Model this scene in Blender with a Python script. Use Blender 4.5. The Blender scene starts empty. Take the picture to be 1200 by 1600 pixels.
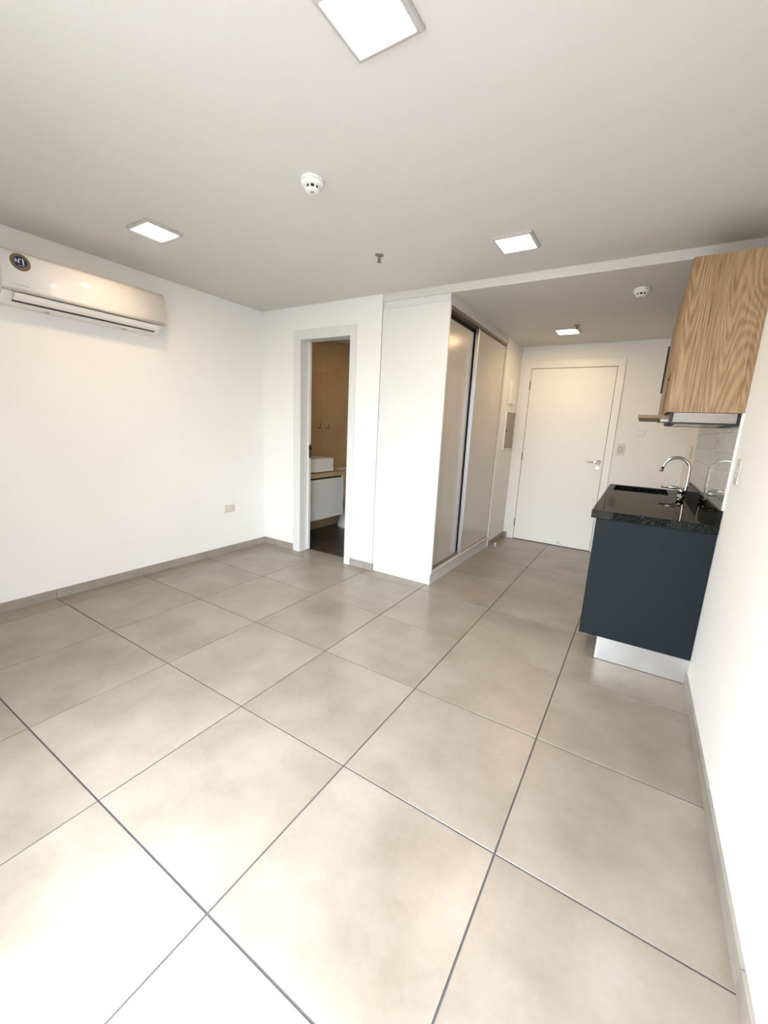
import bpy, bmesh, math, random
from mathutils import Vector, Matrix

random.seed(7)
S = bpy.context.scene
COL = S.collection
PI = math.pi

# ------------------------------------------------------------------ camera
cam_d = bpy.data.cameras.new('camera')
cam_d.sensor_fit = 'AUTO'
cam_d.sensor_width = 36.0
cam_d.lens = 640.49 * 36.0 / 1600.0
cam_d.clip_start = 0.02
cam = bpy.data.objects.new('camera', cam_d)
COL.objects.link(cam)
yaw, pitch, roll = -0.5507, -0.2033, 0.0482
fw = Vector((math.sin(yaw) * math.cos(pitch), math.cos(yaw) * math.cos(pitch), math.sin(pitch)))
r0 = Vector((math.cos(yaw), -math.sin(yaw), 0))
u0 = r0.cross(fw)
rt = math.cos(roll) * r0 + math.sin(roll) * u0
up = rt.cross(fw)
M = Matrix((rt, up, -fw)).transposed().to_4x4()
M.translation = Vector((0.2103, -0.5105, 1.3035))
cam.matrix_world = M
S.camera = cam

# ------------------------------------------------------------------ world, daylight portal, exposure
WORLD_STRENGTH = 22.0
LAMP = 41.0
world = bpy.data.worlds.new('daylight')
S.world = world
world.use_nodes = True
bg = world.node_tree.nodes['Background']
# overcast sky: three times brighter overhead than at the horizon, dimmer ground below it
wt = world.node_tree
wtc = wt.nodes.new('ShaderNodeTexCoord')
wsep = wt.nodes.new('ShaderNodeSeparateXYZ')
wr = wt.nodes.new('ShaderNodeValToRGB')
wmap = wt.nodes.new('ShaderNodeMapRange')
wmap.inputs['From Min'].default_value = -1.0
wt.links.new(wtc.outputs['Generated'], wsep.inputs[0])
wt.links.new(wsep.outputs['Z'], wmap.inputs['Value'])
wt.links.new(wmap.outputs[0], wr.inputs[0])
we = wr.color_ramp.elements
we[0].position = 0.485; we[0].color = (0.11, 0.108, 0.10, 1)
we[1].position = 1.0; we[1].color = (0.90, 0.975, 1.08, 1)
e_ = we.new(0.515); e_.color = (0.26, 0.275, 0.295, 1)
wt.links.new(wr.outputs[0], bg.inputs[0])
bg.inputs[1].default_value = WORLD_STRENGTH

WIN = (-1.90, 0.10, 0.04, 2.33)      # window opening x0 x1 z0 z1
FRONT_Y = -0.66
pd = bpy.data.lights.new('window_portal', 'AREA')
pd.shape = 'RECTANGLE'
pd.size = WIN[1] - WIN[0]
pd.size_y = WIN[3] - WIN[2]
pd.cycles.is_portal = True
po = bpy.data.objects.new('window_portal', pd)
COL.objects.link(po)
po.location = ((WIN[0] + WIN[1]) / 2, FRONT_Y - 0.13, (WIN[2] + WIN[3]) / 2)
po.rotation_euler = (PI / 2, 0, 0)   # -Z axis of the light turns to +Y

vs = S.view_settings
vs.view_transform = 'Standard'
vs.look = 'None'
vs.exposure = 0.82
vs.gamma = 1.0
vs.use_curve_mapping = False

# ------------------------------------------------------------------ materials
def nt(name):
    m = bpy.data.materials.new(name)
    m.use_nodes = True
    t = m.node_tree
    return m, t, t.nodes['Principled BSDF']

def N(t, kind, **kw):
    n = t.nodes.new(kind)
    for k, v in kw.items():
        setattr(n, k, v)
    return n

def ramp(t, fac, stops):
    r = N(t, 'ShaderNodeValToRGB')
    e = r.color_ramp.elements
    while len(e) < len(stops):
        e.new(0.5)
    for i, (p, c) in enumerate(stops):
        e[i].position = p
        e[i].color = (*c, 1)
    t.links.new(fac, r.inputs[0])
    return r.outputs[0]

def coords(t, scale=(1, 1, 1), rand=0.0):
    tc = N(t, 'ShaderNodeTexCoord')
    mp = N(t, 'ShaderNodeMapping')
    mp.inputs['Scale'].default_value = scale
    t.links.new(tc.outputs['Object'], mp.inputs[0])
    if rand:
        oi = N(t, 'ShaderNodeObjectInfo')
        mu = N(t, 'ShaderNodeMath', operation='MULTIPLY')
        mu.inputs[1].default_value = rand
        t.links.new(oi.outputs['Random'], mu.inputs[0])
        cb = N(t, 'ShaderNodeCombineXYZ')
        for i in range(3):
            t.links.new(mu.outputs[0], cb.inputs[i])
        t.links.new(cb.outputs[0], mp.inputs['Location'])
    return mp.outputs[0]

def noise(t, vec, scale, detail=3, rough=0.5, dist=0.0):
    n = N(t, 'ShaderNodeTexNoise')
    n.inputs['Scale'].default_value = scale
    n.inputs['Detail'].default_value = detail
    n.inputs['Roughness'].default_value = rough
    n.inputs['Distortion'].default_value = dist
    t.links.new(vec, n.inputs['Vector'])
    return n.outputs['Fac']

def bump(t, b, h, strength, dist=0.002):
    n = N(t, 'ShaderNodeBump')
    n.inputs['Strength'].default_value = strength
    n.inputs['Distance'].default_value = dist
    t.links.new(h, n.inputs['Height'])
    t.links.new(n.outputs[0], b.inputs['Normal'])

def plain(name, col, rough=0.5, metal=0.0, var=0.04, vscale=6.0, bmp=0.0, bscale=200.0, spec=0.5, coat=0.0):
    m, t, b = nt(name)
    v = coords(t)
    n = noise(t, v, vscale, 3)
    lo = tuple(c * (1 - var) for c in col)
    hi = tuple(min(1, c * (1 + var)) for c in col)
    t.links.new(ramp(t, n, [(0.3, lo), (0.7, hi)]), b.inputs['Base Color'])
    b.inputs['Roughness'].default_value = rough
    b.inputs['Metallic'].default_value = metal
    b.inputs['Specular IOR Level'].default_value = spec
    b.inputs['Coat Weight'].default_value = coat
    b.inputs['Coat Roughness'].default_value = 0.08
    if bmp:
        bump(t, b, noise(t, v, bscale, 2), bmp)
    return m

MAT = {}
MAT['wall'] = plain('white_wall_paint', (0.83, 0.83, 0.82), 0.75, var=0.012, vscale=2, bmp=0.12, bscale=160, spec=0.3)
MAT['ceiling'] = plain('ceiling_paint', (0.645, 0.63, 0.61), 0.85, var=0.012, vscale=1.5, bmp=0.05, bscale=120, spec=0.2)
MAT['white_lacquer'] = plain('white_lacquer', (0.70, 0.71, 0.705), 0.38, var=0.01, vscale=3)
MAT['wardrobe_door'] = plain('satin_grey_white_board', (0.60, 0.57, 0.52), 0.24, var=0.015, vscale=4, bmp=0.05, bscale=300)
MAT['white_plastic'] = plain('white_plastic', (0.82, 0.82, 0.80), 0.32, var=0.01)
MAT['ac_plastic'] = plain('glossy_white_plastic', (0.84, 0.82, 0.80), 0.12, var=0.008)
MAT['ivory_plastic'] = plain('ivory_plastic', (0.66, 0.63, 0.54), 0.4, var=0.02)
MAT['panel_grey'] = plain('grey_painted_steel', (0.30, 0.285, 0.23), 0.45, var=0.03)
MAT['switch_white'] = plain('off_white_plastic', (0.52, 0.51, 0.46), 0.4, var=0.02)
MAT['lamp_frame'] = plain('grey_white_lamp_frame', (0.46, 0.44, 0.43), 0.4, var=0.02)
MAT['door_white'] = plain('white_door_lacquer', (0.84, 0.845, 0.83), 0.42, var=0.01, vscale=3)
MAT['dark'] = plain('black_plastic', (0.012, 0.012, 0.012), 0.5)
MAT['shadow_line'] = plain('gap_shade_and_seal', (0.03, 0.028, 0.025), 0.8)  # near-black stand-in for the shade in gaps; also colours dark seals
MAT['chrome'] = plain('chrome', (0.86, 0.86, 0.87), 0.07, 1.0, var=0.01)
MAT['steel'] = plain('brushed_steel', (0.40, 0.39, 0.37), 0.20, 1.0, var=0.05, vscale=30)
MAT['aluminium'] = plain('anodised_aluminium', (0.66, 0.69, 0.74), 0.3, 1.0, var=0.03)
MAT['plinth_steel'] = plain('silver_plinth_laminate', (0.60, 0.60, 0.59), 0.30, 0.75, var=0.05, vscale=9)
MAT['slate'] = plain('slate_blue_melamine', (0.0090, 0.0142, 0.0178), 0.6, spec=0.18, var=0.05, vscale=3, bmp=0.06, bscale=400)
MAT['grout'] = plain('grey_grout', (0.085, 0.082, 0.082), 0.9, var=0.12, vscale=14)
MAT['grout_pale'] = plain('pale_grout', (0.78, 0.78, 0.75), 0.9, var=0.05)
MAT['grout_bath'] = plain('tan_grout', (0.30, 0.24, 0.17), 0.9, var=0.05)
MAT['brown_metal'] = plain('bronze_track', (0.24, 0.20, 0.155), 0.4, 0.3, var=0.03)
MAT['ceramic'] = plain('white_ceramic', (0.80, 0.79, 0.76), 0.08, var=0.006)
MAT['bath_counter'] = plain('tan_stone_top', (0.50, 0.36, 0.20), 0.35, var=0.12, vscale=25)
MAT['gold'] = plain('gold_foil', (0.22, 0.165, 0.085), 0.35, 0.6, var=0.08)
MAT['badge_blue'] = plain('navy_foil', (0.006, 0.014, 0.07), 0.3, var=0.3, vscale=40)
MAT['badge_black'] = plain('badge_dark_rim', (0.02, 0.015, 0.01), 0.4)
MAT['print_white'] = plain('white_print', (0.85, 0.87, 0.9), 0.5)
MAT['print_grey'] = plain('grey_print', (0.42, 0.40, 0.38), 0.5)
MAT['concrete'] = plain('balcony_concrete', (0.42, 0.41, 0.39), 0.9, var=0.1)

# porcelain floor tile: cloudy beige cement look, every tile its own patch of the pattern
m, t, b = nt('beige_porcelain_tile')
v = coords(t, rand=37.0)
n1 = noise(t, v, 3.2, 5, 0.55, 0.0)
n2 = noise(t, v, 46, 3, 0.6)
mx = N(t, 'ShaderNodeMath', operation='MULTIPLY_ADD')
mx.inputs[1].default_value = 0.16
t.links.new(n2, mx.inputs[0]); t.links.new(n1, mx.inputs[2])
t.links.new(ramp(t, mx.outputs[0], [(0.34, (0.205, 0.172, 0.136)), (0.58, (0.268, 0.231, 0.191)), (0.80, (0.315, 0.278, 0.238))]), b.inputs['Base Color'])
rr = N(t, 'ShaderNodeMapRange')
rr.inputs['To Min'].default_value = 0.26
rr.inputs['To Max'].default_value = 0.32
t.links.new(n1, rr.inputs['Value'])
t.links.new(rr.outputs[0], b.inputs['Roughness'])
bump(t, b, n2, 0.03, 0.001)
MAT['tile'] = m

m, t, b = nt('taupe_skirting_tile')
v = coords(t, rand=11.0)
n1 = noise(t, v, 4, 6, 0.6)
t.links.new(ramp(t, n1, [(0.35, (0.27, 0.24, 0.205)), (0.7, (0.36, 0.33, 0.29))]), b.inputs['Base Color'])
b.inputs['Roughness'].default_value = 0.38
MAT['skirting'] = m

# oak: contour lines of a stretched noise make the cathedral grain, fine fibres over it
def oak(name, k=1.0):
    m, t, b = nt(name)
    v = coords(t, (1.0, 1.0, 0.10))
    n = noise(t, v, 6.5, 1.2, 0.4, 0.5)
    mu = N(t, 'ShaderNodeMath', operation='MULTIPLY'); mu.inputs[1].default_value = 210
    t.links.new(n, mu.inputs[0])
    sn = N(t, 'ShaderNodeMath', operation='SINE')
    t.links.new(mu.outputs[0], sn.inputs[0])
    v2 = coords(t, (1.0, 1.0, 0.03))
    f = noise(t, v2, 210, 3, 0.6)
    big = noise(t, v, 3.0, 2)
    a = N(t, 'ShaderNodeMath', operation='MULTIPLY_ADD'); a.inputs[1].default_value = 0.11
    t.links.new(sn.outputs[0], a.inputs[0]); t.links.new(f, a.inputs[2])
    a2 = N(t, 'ShaderNodeMath', operation='MULTIPLY_ADD'); a2.inputs[1].default_value = 0.5
    t.links.new(big, a2.inputs[0]); t.links.new(a.outputs[0], a2.inputs[2])
    cs = [(0.50, (0.152, 0.084, 0.034)), (0.74, (0.280, 0.172, 0.082)), (1.0, (0.40, 0.268, 0.145))]
    cs = [(p, tuple(c * k for c in q)) for p, q in cs]
    t.links.new(ramp(t, a2.outputs[0], cs), b.inputs['Base Color'])
    b.inputs['Roughness'].default_value = 0.5
    bump(t, b, f, 0.06, 0.001)
    return m
MAT['oak'] = oak('oak_veneer')
MAT['oak_recess_shade'] = oak('recess_shade_oak_veneer', 0.45)  # oak copy darkened for the niche lining, recess shade put into the colour
MAT['visor_oak_shaded'] = oak('shaded_visor_oak_veneer', 0.6)  # dimmed oak copy, the visor's shaded underside painted into its colour

m, t, b = nt('black_speckled_granite')
v = coords(t)
vo = N(t, 'ShaderNodeTexVoronoi'); vo.inputs['Scale'].default_value = 170
t.links.new(v, vo.inputs['Vector'])
bw = N(t, 'ShaderNodeSeparateColor')
t.links.new(vo.outputs['Color'], bw.inputs[0])
t.links.new(ramp(t, bw.outputs[0], [(0.0, (0.004, 0.005, 0.005)), (0.72, (0.008, 0.010, 0.009)), (0.88, (0.012, 0.018, 0.015)), (1.0, (0.05, 0.055, 0.048))]), b.inputs['Base Color'])
# polish: a dull black stone under a sharp but weak mirror coat
b.inputs['Roughness'].default_value = 0.5
b.inputs['Specular IOR Level'].default_value = 0.0
gg = N(t, 'ShaderNodeBsdfGlossy'); gg.inputs['Color'].default_value = (0.36, 0.35, 0.34, 1); gg.inputs['Roughness'].default_value = 0.04
gf = N(t, 'ShaderNodeFresnel'); gf.inputs['IOR'].default_value = 1.45
gm = N(t, 'ShaderNodeMixShader')
t.links.new(gf.outputs[0], gm.inputs[0]); t.links.new(b.outputs[0], gm.inputs[1]); t.links.new(gg.outputs[0], gm.inputs[2])
t.links.new(gm.outputs[0], t.nodes['Material Output'].inputs[0])
MAT['granite'] = m

m, t, b = nt('glazed_grey_white_tile')
v = coords(t, rand=9.0)
n = noise(t, v, 7, 2)
t.links.new(ramp(t, n, [(0.3, (0.33, 0.335, 0.305)), (0.7, (0.39, 0.395, 0.365))]), b.inputs['Base Color'])
b.inputs['Roughness'].default_value = 0.07
bump(t, b, n, 0.02, 0.002)
MAT['glazed'] = m

m, t, b = nt('beige_bathroom_tile')
v = coords(t, rand=5.0)
n = noise(t, v, 3, 5)
t.links.new(ramp(t, n, [(0.3, (0.46, 0.34, 0.20)), (0.7, (0.52, 0.39, 0.25))]), b.inputs['Base Color'])
b.inputs['Roughness'].default_value = 0.3
MAT['bath_tile'] = m

m, t, b = nt('lit_diffuser')
b.inputs['Base Color'].default_value = (0.9, 0.88, 0.84, 1)
b.inputs['Emission Color'].default_value = (1.0, 0.68, 0.36, 1)
b.inputs['Emission Strength'].default_value = LAMP
MAT['lamp'] = m
m2 = m.copy(); m2.name = 'dim_lit_diffuser'
m2.node_tree.nodes['Principled BSDF'].inputs['Emission Strength'].default_value = LAMP * 0.36
MAT['lamp_dim'] = m2

m = bpy.data.materials.new('window_glass')
m.use_nodes = True
t = m.node_tree
t.nodes.clear()
o = N(t, 'ShaderNodeOutputMaterial'); mixn = N(t, 'ShaderNodeMixShader')
tr = N(t, 'ShaderNodeBsdfTransparent'); gl = N(t, 'ShaderNodeBsdfGlossy')
tr.inputs[0].default_value = (0.95, 0.97, 0.96, 1)
gl.inputs['Roughness'].default_value = 0.02
fr = N(t, 'ShaderNodeFresnel')
t.links.new(fr.outputs[0], mixn.inputs[0]); t.links.new(tr.outputs[0], mixn.inputs[1])
t.links.new(gl.outputs[0], mixn.inputs[2]); t.links.new(mixn.outputs[0], o.inputs[0])
MAT['glass'] = m

# ------------------------------------------------------------------ mesh helpers (all in room metres)
def BM():
    return bmesh.new()

def bx(bm, x0, x1, y0, y1, z0, z1, bev=0.0, seg=2):
    t = bmesh.new()
    vs_ = [t.verts.new((x, y, z)) for x in (x0, x1) for y in (y0, y1) for z in (z0, z1)]
    for f in ((0, 1, 3, 2), (4, 6, 7, 5), (0, 4, 5, 1), (2, 3, 7, 6), (0, 2, 6, 4), (1, 5, 7, 3)):
        t.faces.new([vs_[i] for i in f])
    bmesh.ops.recalc_face_normals(t, faces=t.faces)
    if bev:
        bmesh.ops.bevel(t, geom=list(t.edges), offset=bev, segments=seg, affect='EDGES', profile=0.5)
    join(bm, t)
    return bm

def join(bm, t):
    mp = {v: bm.verts.new(v.co) for v in t.verts}
    for f in t.faces:
        try:
            nf = bm.faces.new([mp[v] for v in f.verts])
            nf.smooth = f.smooth
        except ValueError:
            pass
    t.free()

def box(*a, **k):
    return bx(BM(), *a, **k)

def lathe(bm, prof, c, axis='Z', seg=32, smooth=True):
    """prof: list of (radius, height along axis)"""
    rings = []
    for r, h in prof:
        ring = []
        for i in range(seg):
            a = 2 * PI * i / seg
            p = (r * math.cos(a), r * math.sin(a), h)
            if axis == 'X': p = (h, p[0], p[1])
            if axis == 'Y': p = (p[0], h, p[1])
            ring.append(bm.verts.new((c[0] + p[0], c[1] + p[1], c[2] + p[2])))
        rings.append(ring)
    fs = []
    for a, b_ in zip(rings, rings[1:]):
        for i in range(seg):
            f = bm.faces.new((a[i], a[(i + 1) % seg], b_[(i + 1) % seg], b_[i]))
            f.smooth = smooth
            fs.append(f)
    fs.append(bm.faces.new(rings[0][::-1])); fs.append(bm.faces.new(rings[-1]))
    bmesh.ops.recalc_face_normals(bm, faces=bm.faces)
    return bm

def tube(bm, pts, rad, seg=14):
    pts = [Vector(p) for p in pts]
    rads = rad if isinstance(rad, (list, tuple)) else [rad] * len(pts)
    ref = None
    rings = []
    for i, p in enumerate(pts):
        d = (pts[min(i + 1, len(pts) - 1)] - pts[max(i - 1, 0)]).normalized()
        if ref is None:
            ref = Vector((0, 1, 0)) if abs(d.y) < 0.9 else Vector((1, 0, 0))
        a = d.cross(ref).normalized()
        b_ = d.cross(a).normalized()
        ref = -(d.cross(a)).normalized() if False else ref
        rings.append([bm.verts.new(p + rads[i] * (math.cos(2 * PI * k / seg) * a + math.sin(2 * PI * k / seg) * b_)) for k in range(seg)])
    for a, b_ in zip(rings, rings[1:]):
        for k in range(seg):
            f = bm.faces.new((a[k], a[(k + 1) % seg], b_[(k + 1) % seg], b_[k]))
            f.smooth = True
    bm.faces.new(rings[0][::-1]); bm.faces.new(rings[-1])
    bmesh.ops.recalc_face_normals(bm, faces=bm.faces)
    return bm

def prism_y(bm, prof, y0, y1, smooth=False):
    """extrude an (x, z) outline along y"""
    a = [bm.verts.new((x, y0, z)) for x, z in prof]
    b_ = [bm.verts.new((x, y1, z)) for x, z in prof]
    n = len(prof)
    for i in range(n):
        f = bm.faces.new((a[i], a[(i + 1) % n], b_[(i + 1) % n], b_[i]))
        f.smooth = smooth
    bm.faces.new(a[::-1]); bm.faces.new(b_)
    bmesh.ops.recalc_face_normals(bm, faces=bm.faces)
    return bm

ORI = {}
RW = 0.006                      # the right-hand wall stands 0.3 degrees off the tile grid
PIV = Vector((0.6, 1.2, 0))

def place(o, loc, right):
    loc = Vector(loc)
    if right:
        o.location = Matrix.Rotation(RW, 3, 'Z') @ (loc - PIV) + PIV
        o.rotation_euler = (0, 0, RW)
    else:
        o.location = loc
    ORI[o] = loc

def obj(name, bm, mat, parent=None, loc=(0, 0, 0), right=False):
    me = bpy.data.meshes.new(name)
    org = ORI[parent] if parent is not None else Vector(loc)
    bmesh.ops.translate(bm, verts=bm.verts, vec=-org)
    bm.to_mesh(me)
    bm.free()
    me.materials.append(MAT[mat])
    o = bpy.data.objects.new(name, me)
    COL.objects.link(o)
    if parent is not None:
        o.parent = parent
        ORI[o] = org
    else:
        place(o, loc, right)
    return o

def tag(o, label, cat=None, group=None, kind=None):
    o['label'] = label
    if cat: o['category'] = cat
    if group: o['group'] = group
    if kind: o['kind'] = kind
    return o

def thing(name, label, cat, loc, group=None, right=False, kind=None):
    o = bpy.data.objects.new(name, None)
    o.empty_display_size = 0.05
    COL.objects.link(o)
    place(o, loc, right)
    return tag(o, label, cat, group, kind)

def struct(name, bm, mat, label=None, loc=(0, 0, 0), right=False):
    o = obj(name, bm, mat, None, loc, right)
    o['kind'] = 'structure'
    if label: o['label'] = label
    return o

def text_part(name, body, size, mat, parent, mw, depth=0.0006):
    """lettering as real mesh; mw places the text plane in the room"""
    c = bpy.data.curves.new(name, 'FONT')
    c.body = body
    c.size = size
    c.align_x = 'CENTER'
    c.align_y = 'CENTER'
    c.extrude = depth
    tmp = bpy.data.objects.new(name + '_tmp', c)
    COL.objects.link(tmp)
    dg = bpy.context.evaluated_depsgraph_get()
    me = bpy.data.meshes.new_from_object(tmp.evaluated_get(dg))
    bpy.data.objects.remove(tmp)
    me.transform(mw)
    me.transform(Matrix.Translation(-ORI[parent]))
    me.materials.clear()
    me.materials.append(MAT[mat])
    me.name = name
    o = bpy.data.objects.new(name, me)
    COL.objects.link(o)
    o.parent = parent
    ORI[o] = ORI[parent]
    return o

# ------------------------------------------------------------------ room shell
XL, XR = -3.18, 0.60
YB, YE = 2.53, 4.69
HC, HD = 2.365, 2.308
XC = -1.765                     # end of the bathroom wall, start of the wardrobe
XH = -1.165                     # hall wall face beyond the wardrobe

floor = struct('floor', box(XL - 0.12, XR + 0.14, FRONT_Y - 0.1, YE + 0.1, -0.14, -0.0035), 'grout', 'grey grout bed under the beige floor tiles')
# porcelain tiles 60 x 60, joint 4 mm (5 mm across)
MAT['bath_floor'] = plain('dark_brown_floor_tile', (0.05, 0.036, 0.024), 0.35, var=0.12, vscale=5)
def tile_mesh(x0, x1, y0, y1):
    bm = BM()
    bx(bm, x0, x1, y0, y1, -0.0036, 0.0, 0.0008, 1)
    return bm
full_tile = None
gx, gy = 0.0028, 0.0032
YW = YB + 0.128
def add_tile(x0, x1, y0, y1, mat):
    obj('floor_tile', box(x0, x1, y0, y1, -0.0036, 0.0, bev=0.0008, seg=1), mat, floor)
xs = [-3.18, -3.0, -2.4, -1.8, -1.2, -0.6, 0.0, 0.612]
ys = [FRONT_Y - 0.1, -0.6, 0.0, 0.6, 1.2, 1.8, 2.4, 3.0, 3.6, 4.2, 4.69]
for i in range(len(xs) - 1):
    for j in range(len(ys) - 1):
        x0, x1, y0, y1 = xs[i] + gx, xs[i + 1] - gx, ys[j] + gy, ys[j + 1] - gy
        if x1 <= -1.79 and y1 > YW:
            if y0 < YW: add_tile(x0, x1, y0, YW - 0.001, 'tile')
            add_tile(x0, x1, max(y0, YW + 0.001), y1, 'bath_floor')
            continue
        std = abs(xs[i + 1] - xs[i] - 0.6) < 1e-6 and abs(ys[j + 1] - ys[j] - 0.6) < 1e-6
        cx, cy = (x0 + x1) / 2, (y0 + y1) / 2
        if std and full_tile is not None:
            o = bpy.data.objects.new('floor_tile', full_tile)
            COL.objects.link(o)
        else:
            bm = tile_mesh(x0 - cx, x1 - cx, y0 - cy, y1 - cy)
            me = bpy.data.meshes.new('floor_tile'); bm.to_mesh(me); bm.free()
            me.materials.append(MAT['tile'])
            o = bpy.data.objects.new('floor_tile', me)
            COL.objects.link(o)
            if std: full_tile = me
        o.parent = floor
        o.location = (cx, cy, random.uniform(-0.0003, 0.0003))

bm = box(XL + 0.005, XC, FRONT_Y - 0.15, YB - 0.005, HC, HC + 0.12)
bx(bm, XC, XR + 0.14, FRONT_Y - 0.15, YB + 0.004, HC, HC + 0.12)
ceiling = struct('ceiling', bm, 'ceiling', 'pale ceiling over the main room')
struct('ceiling_lid', box(XL - 0.12, XR + 0.14, FRONT_Y - 0.15, YE + 0.12, HC + 0.121, HC + 0.14), 'shadow_line', 'dark lid closing the ceiling joint, its colour standing in for shade')  # near-black lid paints the shade seen up the open joint
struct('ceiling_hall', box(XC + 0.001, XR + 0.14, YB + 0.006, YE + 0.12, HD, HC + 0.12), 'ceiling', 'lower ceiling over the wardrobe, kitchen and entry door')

struct('wall_left', box(XL - 0.12, XL, FRONT_Y - 0.12, YE + 0.12, 0, HC + 0.12), 'wall', 'white wall carrying the air conditioner')
# bathroom wall with its doorway
DX0, DX1, DZ = -2.665, -2.06, 2.085
bm = BM()
bx(bm, XL, DX0, YB, YB + 0.13, 0, HC + 0.12)
bx(bm, DX1, XC, YB, YB + 0.13, 0, HC + 0.12)
bx(bm, DX0, DX1, YB, YB + 0.13, DZ, HC + 0.12)
struct('wall_back', bm, 'wall', 'white wall with the bathroom doorway')
struct('ceiling_bathroom', box(XL, XC, YB + 0.131, YE + 0.12, HD, HC + 0.12), 'ceiling', 'bathroom ceiling')
struct('wall_hall', box(XH - 0.12, XH, 4.075, YE, 0, HD), 'wall', 'short white hall wall with intercom and electrical panel')
struct('wall_entry', box(XC - 0.2, XR + 0.14, YE, YE + 0.12, 0, HD), 'wall', 'white end wall around the entry door')
struct('wall_right', box(XR, XR + 0.12, FRONT_Y - 0.12, YE + 0.05, -0.0034, HC), 'wall', 'bright white wall behind the kitchenette', right=True)
bm = BM()
bx(bm, XL, WIN[0], FRONT_Y - 0.12, FRONT_Y, 0, HC)
bx(bm, WIN[1], XR + 0.05, FRONT_Y - 0.12, FRONT_Y, 0, HC)
bx(bm, WIN[0], WIN[1], FRONT_Y - 0.12, FRONT_Y, WIN[3], HC)
bx(bm, WIN[0], WIN[1], FRONT_Y - 0.12, FRONT_Y, 0, WIN[2])
struct('wall_front', bm, 'wall', 'white wall around the balcony window')
# bathroom enclosure
struct('wall_bathroom', box(-1.90, XC - 0.005, YB + 0.13, YE, 0, HD), 'wall', 'partition between bathroom and wardrobe')
struct('wall_bathroom_end', box(XL, -1.90, 4.10, 4.20, 0, HD), 'bath_tile', 'beige tiled end wall of the bathroom')
bt = struct('wall_bathroom_left', box(XL, XL + 0.004, YB + 0.13, 4.10, 0, HD), 'grout_bath', 'beige tiled bathroom wall seen through the doorway')
zs = [0.0, 0.30, 0.62, 0.94, 1.262, 1.583, 1.905, 2.225, HD]
yb = [YB + 0.13, 2.93, 3.53, 4.10]
for i in range(len(zs) - 1):
    for j in range(len(yb) - 1):
        obj('wall_tile', box(XL + 0.002, XL + 0.009, yb[j] + 0.0012, yb[j + 1] - 0.0012, zs[i] + 0.0012, zs[i + 1] - 0.0012), 'bath_tile', bt)

# window behind the camera: frame, mullion, two panes
w = thing('window_1', 'sliding balcony window standing half open behind the camera', 'window', ((WIN[0] + WIN[1]) / 2, FRONT_Y - 0.06, WIN[2]), kind='structure')
bm = BM()
fy0, fy1 = FRONT_Y - 0.09, FRONT_Y - 0.03
bx(bm, WIN[0], WIN[0] + 0.04, fy0, fy1, WIN[2], WIN[3]); bx(bm, WIN[1] - 0.04, WIN[1], fy0, fy1, WIN[2], WIN[3])
bx(bm, WIN[0] + 0.04, WIN[1] - 0.04, fy0, fy1, WIN[3] - 0.04, WIN[3]); bx(bm, WIN[0] + 0.04, WIN[1] - 0.04, fy0, fy1, WIN[2], WIN[2] + 0.04)
obj('window_frame', bm, 'aluminium', w)
xm = (WIN[0] + WIN[1]) / 2
# both sliding sashes pushed to the left half, the right half stands open
for k in range(2):
    ya = FRONT_Y - 0.062 - 0.024 * k
    bm = BM()
    xa, xb, za, zb_ = WIN[0] + 0.041 + 0.02 * k, xm + 0.03, WIN[2] + 0.041, WIN[3] - 0.041
    bx(bm, xa, xa + 0.045, ya, ya + 0.02, za, zb_); bx(bm, xb - 0.045, xb, ya, ya + 0.02, za, zb_)
    bx(bm, xa + 0.045, xb - 0.045, ya, ya + 0.02, za, za + 0.05); bx(bm, xa + 0.045, xb - 0.045, ya, ya + 0.02, zb_ - 0.05, zb_)
    sash = obj('sash', bm, 'aluminium', w)
    obj('pane', box(xa + 0.045, xb - 0.045, ya + 0.008, ya + 0.012, za + 0.05, zb_ - 0.05), 'glass', sash)
struct('balcony_slab', box(XL - 0.12, XR + 0.14, FRONT_Y - 1.6, FRONT_Y - 0.2, -0.16, -0.02), 'concrete', 'concrete balcony slab outside the window')

# ------------------------------------------------------------------ tile skirting
SK = 0.066
def skirting(name, label, axis, face, sign, a0, a1, cuts, right=False, sk=SK):
    """axis 'y': runs along y on the wall face x=face; 'x': along x on y=face"""
    def seg(p0, p1, q, z1):
        lo, hi = sorted((face, face + sign * q))
        if axis == 'y': return box(lo, hi, p0, p1, 0, z1)
        return box(p0, p1, lo, hi, 0, z1)
    root = struct(name, seg(a0, a1, 0.006, sk - 0.002), 'grout', label, right=right)
    c = [a0] + [k for k in cuts if a0 < k < a1] + [a1]
    for p0, p1 in zip(c, c[1:]):
        obj('skirting_tile', seg(p0 + (0.0015 if p0 != a0 else 0), p1 - (0.0015 if p1 != a1 else 0), 0.010, sk), 'skirting', root)
    return root
KY_SK = 2.105
cy = [k * 0.6 + 0.003 for k in range(-3, 9)]
skirting('baseboard_left', 'taupe tile skirting along the air conditioner wall', 'y', XL, 1, FRONT_Y, YB, cy)
skirting('baseboard_back', 'taupe tile skirting between corner and bathroom door', 'x', YB, -1, XL + 0.010, -2.747, [-3.0])
skirting('baseboard_pillar', 'short taupe tile skirting on the pillar beside the wardrobe', 'x', YB, -1, -2.012, XC + 0.012, [-1.845])
skirting('baseboard_hall', 'dark taupe skirting below the electrical panel', 'y', XH, 1, 4.08, YE - 0.010, [])
skirting('baseboard_entry', 'tiny taupe skirting left of the entry door', 'x', YE, -1, XH, -1.117, [])
skirting('baseboard_right', 'taupe tile skirting along the bright right wall', 'y', XR, -1, FRONT_Y, KY_SK, [k * 0.6 + 0.012 for k in range(-3, 9)], right=True)
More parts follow.
